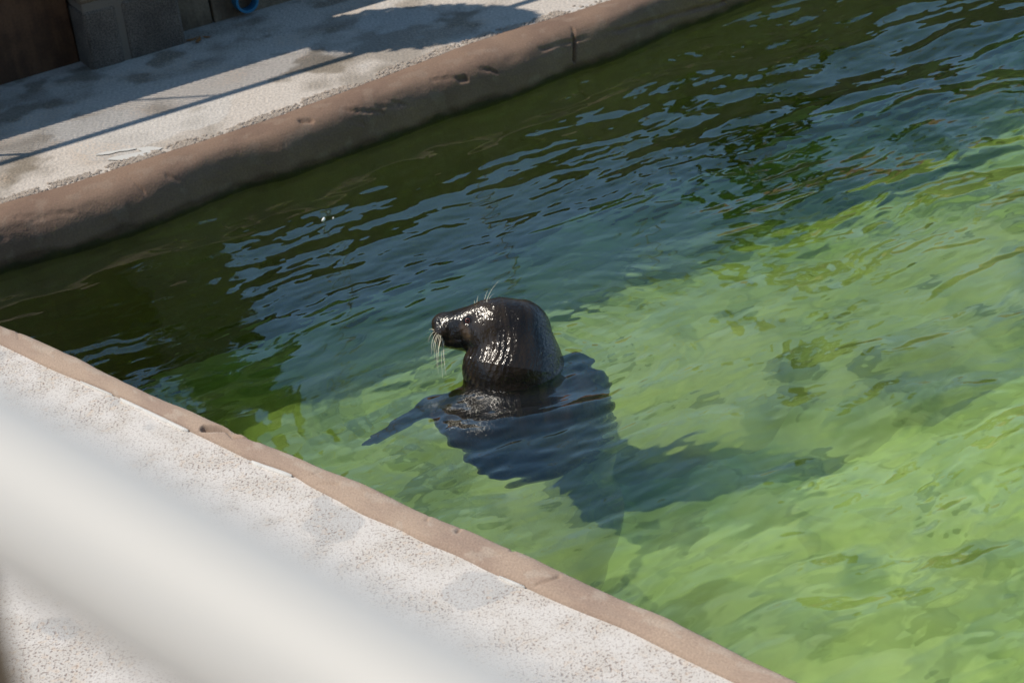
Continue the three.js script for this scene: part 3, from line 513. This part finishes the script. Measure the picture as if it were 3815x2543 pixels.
{
  const seal = thing('seal', 'dark wet seal with its head raised out of the green water, facing the brown wall', 'seal', NECK.clone());
  const lo = V(NECK.x - 0.72, -1.06, NECK.z - 0.66), hi = V(NECK.x + 0.36, 0.36, NECK.z + 0.72);
  const { pos, tri } = surfaceNet(sealDistance, lo, hi, 0.005);
  const n = pos.length / 3, nor = new Float32Array(n * 3), col = new Float32Array(n * 3), e = 0.0025;
  const cheek0 = onSeal(1728, 1215), cheek1 = onSeal(1742, 1248);
  for (let i = 0; i < n; i++) {
    let x = pos[3 * i], y = pos[3 * i + 1], z = pos[3 * i + 2], g = V(0, 0, 0);
    for (let k = 0; k < 2; k++) {
      const d = sealDistance(x, y, z); g.set(sealDistance(x + e, y, z) - sealDistance(x - e, y, z), sealDistance(x, y + e, z) - sealDistance(x, y - e, z), sealDistance(x, y, z + e) - sealDistance(x, y, z - e)).normalize();
      if (!k) { x -= g.x * d; y -= g.y * d; z -= g.z * d; }
    }
    pos[3 * i] = x - NECK.x; pos[3 * i + 1] = y; pos[3 * i + 2] = z - NECK.z; nor.set([g.x, g.y, g.z], 3 * i);
    const p = V(x, y, z), blot = fbm(x * 14, y * 14 + z * 9, 4, 256, 7);
    let c = mix3([0.016, 0.012, 0.009], [0.04, 0.028, 0.0175], sstep(-0.3, 0.4, blot));
    const cd = p.distanceTo(cheek0.clone().lerp(cheek1, Math.min(1, Math.max(0, p.clone().sub(cheek0).dot(cheek1.clone().sub(cheek0)) / cheek1.distanceToSquared(cheek0)))));
    c = mix3(c, [0.12, 0.078, 0.045], 0.7 * (1 - sstep(0.002, 0.022, cd + 0.02 * blot + 0.008 * noise(x * 160, y * 160))));
    c = mix3(c, [0.012, 0.01, 0.01], 1 - sstep(0.012, 0.024, p.distanceTo(EYE_SPOT)));
    c = mix3(c, [0.012, 0.01, 0.009], 0.8 * (1 - sstep(0.015, 0.04, p.distanceTo(NOSTRIL))));
    col.set(c, 3 * i);
  }
  // split by the way each face points, for uv in metres
  const P = [], N = [], C = [], U = [], I = [], seen = new Map();
  for (let t = 0; t < tri.length; t += 3) {
    let ax = 0, ay = 0, az = 0; for (let m = 0; m < 3; m++) { const i = tri[t + m]; ax += nor[3 * i]; ay += nor[3 * i + 1]; az += nor[3 * i + 2]; }
    ax = Math.abs(ax); ay = Math.abs(ay); az = Math.abs(az); const side = ay > ax && ay > az ? 1 : ax > az ? 0 : 2;
    for (let m = 0; m < 3; m++) {
      const i = tri[t + m], key = i * 3 + side; let k = seen.get(key);
      if (k === undefined) { k = P.length / 3; seen.set(key, k); const x = pos[3 * i], y = pos[3 * i + 1], z = pos[3 * i + 2]; P.push(x, y, z); N.push(nor[3 * i], nor[3 * i + 1], nor[3 * i + 2]); C.push(col[3 * i], col[3 * i + 1], col[3 * i + 2]); U.push(...(side === 0 ? [z, y] : side === 1 ? [x, z] : [x, y])); }
      I.push(k);
    }
  }
  const g = new THREE.BufferGeometry();
  g.setAttribute('position', new THREE.Float32BufferAttribute(P, 3)); g.setAttribute('normal', new THREE.Float32BufferAttribute(N, 3)); g.setAttribute('color', new THREE.Float32BufferAttribute(C, 3)); g.setAttribute('uv', new THREE.Float32BufferAttribute(U, 2)); g.setIndex(I);
  mesh('body', g, phy({ vertexColors: true, roughness: 0.19, bumpMap: sized(fur.bump, 0.16), bumpScale: 0.0024 }), seal);
  const toEye = EYE.clone().sub(EYE_SPOT).normalize();
  const put = (name, p, r, m, sx = 1, sy = 1) => { const o = mesh(name, new THREE.SphereGeometry(r, 20, 14), m, seal); o.position.copy(p).sub(NECK); o.scale.set(sx, sy, 1); return o; };
  const ep = EYE_SPOT.clone().addScaledVector(toEye, -0.0085);
  const eye = put('eye', ep, 0.0095, phy({ color: lin(0.02, 0.012, 0.01), roughness: 0.05, clearcoat: 1 }));
  const lid = mesh('eyelid', new THREE.TorusGeometry(0.0064, 0.002, 8, 20), std({ color: lin(0.22, 0.07, 0.06), roughness: 0.4 }), eye);
  lid.quaternion.setFromUnitVectors(V(0, 0, 1), toEye); lid.position.copy(toEye).multiplyScalar(0.0065);
  const whiskerM = std({ color: lin(0.72, 0.66, 0.5), roughness: 0.5 });
  const whisk = (a, mid, b, d, r = 0.0013) => {
    const p0 = onSeal(...a), p1 = S(...mid, d), p2 = S(...b, d * 1.3), c = new THREE.QuadraticBezierCurve3(p0, p1, p2), pts = c.getPoints(14), geos = [];
    for (let i = 0; i < 14; i++) geos.push(taper(pts[i].clone().sub(NECK), pts[i + 1].clone().sub(NECK), r * (1 - i / 19), r * (1 - (i + 1) / 19)));
    mesh('whisker', mergeGeometries(geos), whiskerM, seal);
  };
  const z = (x, y) => [1300 + x / 1.8445, 950 + y / 1.8445];
  for (const [a, m, b, d] of [[z(600, 535), z(560, 580), z(568, 690), -0.03], [z(615, 545), z(585, 600), z(590, 725), -0.045], [z(622, 550), z(592, 640), z(606, 775), -0.05], [z(632, 552), z(604, 670), z(613, 812), -0.055], [z(645, 575), z(628, 680), z(645, 850), -0.06], [z(652, 590), z(645, 700), z(668, 825), -0.065], [z(640, 565), z(610, 630), z(612, 735), -0.05], [z(590, 525), z(555, 540), z(545, 600), 0.0], [z(585, 515), z(565, 505), z(552, 512), 0.02], [z(605, 545), z(575, 620), z(578, 660), -0.035]]) whisk(a, m, b, d);
  for (const [a, m, b] of [[z(945, 322), z(965, 240), z(1032, 176)], [z(950, 322), z(970, 280), z(1000, 262)], [z(930, 324), z(935, 280), z(955, 240)], [z(878, 346), z(878, 310), z(888, 278)], [z(868, 350), z(862, 325), z(864, 310)]]) whisk(a, m, b, 0.04, 0.0011);
}

// ------------------------------------------------------------------ the water
const CA = Math.cos(A1 + 0.05), SA = Math.sin(A1 + 0.05);
function wave(x, z) {
  const u = x * CA + z * SA, w = -x * SA + z * CA;              // along and across the far edge
  const wu = u + 0.12 * noise(u * 1.1, w * 1.3, 256, 3), ww = w + 0.12 * noise(u * 1.3 + 9, w * 1.1, 256, 4);
  const calm = Math.max(0.35, 0.55 + 0.6 * sstep(0.1, 1.7, x) + 0.3 * sstep(-1.4, -2.6, z + 0.5 * x) + 0.35 * sstep(0.2, 1.6, z) + 0.6 * noise(u * 0.7, w * 0.9, 256, 11)), fineA = Math.max(0.2, 0.7 + 0.35 * sstep(0.1, 1.7, x) + 0.5 * sstep(0.1, 1.2, z) + 1.1 * noise(u * 0.9 + 7, w * 1.2, 256, 12));
  const big = calm * (1 + 0.5 * sstep(0.1, 1.7, x));
  let h = 0.015 * big * noise(wu * 1.2, ww * 2.0, 256, 21) + 0.0108 * big * noise(wu * 2.6, ww * 4.4, 256, 22) + 0.0058 * calm * noise(wu * 5.2, ww * 10, 256, 23) + 0.002 * fineA * noise(wu * 12, ww * 24, 256, 24) + 0.0007 * fineA * noise(wu * 24, ww * 50, 256, 25);
  const dx = x - NECK.x - 0.02, dz = z - NECK.z - 0.05, r = Math.hypot(dx, dz);
  const rw = r + 0.03 * noise(x * 3, z * 3, 256, 31);
  const fade_ = Math.exp(-Math.max(0, r - 0.2) / 0.42) * sstep(0.12, 0.22, r);
  h += 0.0019 * fade_ * Math.sin((rw + 0.03 * noise(x * 7, z * 7, 256, 35)) * 6.283 / 0.08) * (0.5 + 1.1 * noise(dx * 3, dz * 3, 256, 33)) + 0.00025 * fade_ * Math.sin(rw * 6.283 / 0.03 + 2 * noise(x * 8, z * 8));
  h += 0.006 * Math.exp(-Math.pow((r - 0.2) / 0.035, 2)) * (0.4 + noise(dx * 12, dz * 12, 256, 37));
  // the wake running off the shoulders
  const t = dx * 0.95 - dz * 0.3, q = dx * 0.3 + dz * 0.95;
  const band = Math.exp(-Math.pow((q - 0.34 - 0.05 * Math.sin(t * 5)) / 0.07, 2)) * Math.exp(-Math.pow((t + 0.05) / 0.5, 2));
  h += 0.010 * band;
  h += 0.0045 * Math.exp(-r * r / 0.25) * (noise(wu * 7, ww * 17, 256, 41) + 0.5 * noise(wu * 14, ww * 40, 256, 42));
  return h;
}
{
  const axis = (n0, lo, hi, end) => { const a = []; for (let i = 0; i <= n0; i++) a.push(mix(lo, hi, i / n0)); let s = (hi - lo) / n0; while (a[a.length - 1] < end) { s *= 1.12; a.push(Math.min(end, a[a.length - 1] + s)); } return a; };
  const as = axis(560, -0.12, 5.6, 8.7), bs = axis(500, -0.12, 5.2, 7.7);
  const na = as.length, nb = bs.length, pos = new Float32Array((na * nb + 2 * (na + nb)) * 3), uv = new Float32Array((na * nb + 2 * (na + nb)) * 2), idx = [];
  for (let j = 0; j < nb; j++) for (let i = 0; i < na; i++) { const p = pool(as[i], bs[j]), k = j * na + i; pos.set([p.x, wave(p.x, p.z), p.z], 3 * k); uv.set([p.x, p.z], 2 * k); }
  for (let j = 0; j < nb - 1; j++) for (let i = 0; i < na - 1; i++) { const a = j * na + i, b = a + 1, c = a + na, d = c + 1; idx.push(a, c, b, b, c, d); }
  const rim = []; for (let i = 0; i < na; i++) rim.push(i); for (let j = 1; j < nb; j++) rim.push(j * na + na - 1); for (let i = na - 2; i >= 0; i--) rim.push((nb - 1) * na + i); for (let j = nb - 2; j > 0; j--) rim.push(j * na);
  const base = na * nb; rim.forEach((v, k) => { pos.set([pos[3 * v], -DEPTH - 0.2, pos[3 * v + 2]], 3 * (base + k)); });
  const L = rim.length; for (let k = 0; k < L; k++) { const a = rim[k], b = rim[(k + 1) % L], c = base + k, d = base + (k + 1) % L; idx.push(a, b, c, b, d, c); }
  for (let k = 1; k < L - 1; k++) idx.push(base, base + k, base + k + 1);
  const g = new THREE.BufferGeometry(); g.setAttribute('position', new THREE.BufferAttribute(pos, 3)); g.setAttribute('uv', new THREE.BufferAttribute(uv, 2)); g.setIndex(idx); g.computeVertexNormals();
  const ripple = textures(1024, (u, v) => ({ h: 0.5 + 0.4 * fbm(u * 26, v * 40, 3, 26 * 20, 111) }), 'h');
  const water = phy({ color: lin(1, 1, 1), roughness: 0.0, transmission: 1, ior: 1.5, thickness: 1, attenuationColor: lin(0.84, 0.915, 0.72), attenuationDistance: 1.0, clearcoat: 1, clearcoatRoughness: 0, transparent: true, opacity: 0.68 });
  structure(mesh('water', g, water), 'clear green rippled water filling the seal pool', 'water');
}
// ------------------------------------------------------------------ small things
{
  const lf = new THREE.Shape(); lf.moveTo(-0.035, 0); lf.quadraticCurveTo(0, 0.024, 0.04, 0); lf.quadraticCurveTo(0, -0.02, -0.035, 0);
  for (const [x, y, s, a, label] of [[712, 148, 1, 0.3, 'dry orange leaf lying against the granite pier'], [738, 152, 1.1, 1.4, 'curled yellow brown leaf next to the granite pier'], [770, 138, 0.8, -0.5, 'small red brown leaf on the shaded deck beside the pier']]) {
    const g = new THREE.ShapeGeometry(lf, 8), p = g.attributes.position; for (let i = 0; i < p.count; i++) p.setZ(i, 6 * p.getX(i) * p.getX(i) + 8 * p.getY(i) * p.getY(i)); g.rotateX(-Math.PI / 2); g.computeVertexNormals();
    const o = mesh('dry_leaf', g, M.dryLeaf); o.position.copy(hit(x, y, DECK + 0.004)); o.rotation.y = a; o.scale.setScalar(s); tag(o, label, 'leaf', 'leaves by the granite pier');
  }
  for (const [x, y, r, label] of [[1205, 819, 0.006, 'larger of two white specks floating on the blue water'], [1241, 813, 0.0028, 'smaller of two white specks floating on the blue water']]) {
    const fe = new THREE.CapsuleGeometry(r, r * 2, 4, 8), o = mesh('floating_feather', fe, M.feather), p = hit(x, y, 0); o.position.copy(p).setY(wave(p.x, p.z) + 0.001); o.rotation.set(Math.PI / 2, 0.5, 0.4); tag(o, label, 'feather', 'white specks on the water');
  }
}
renderer.render(scene, camera);
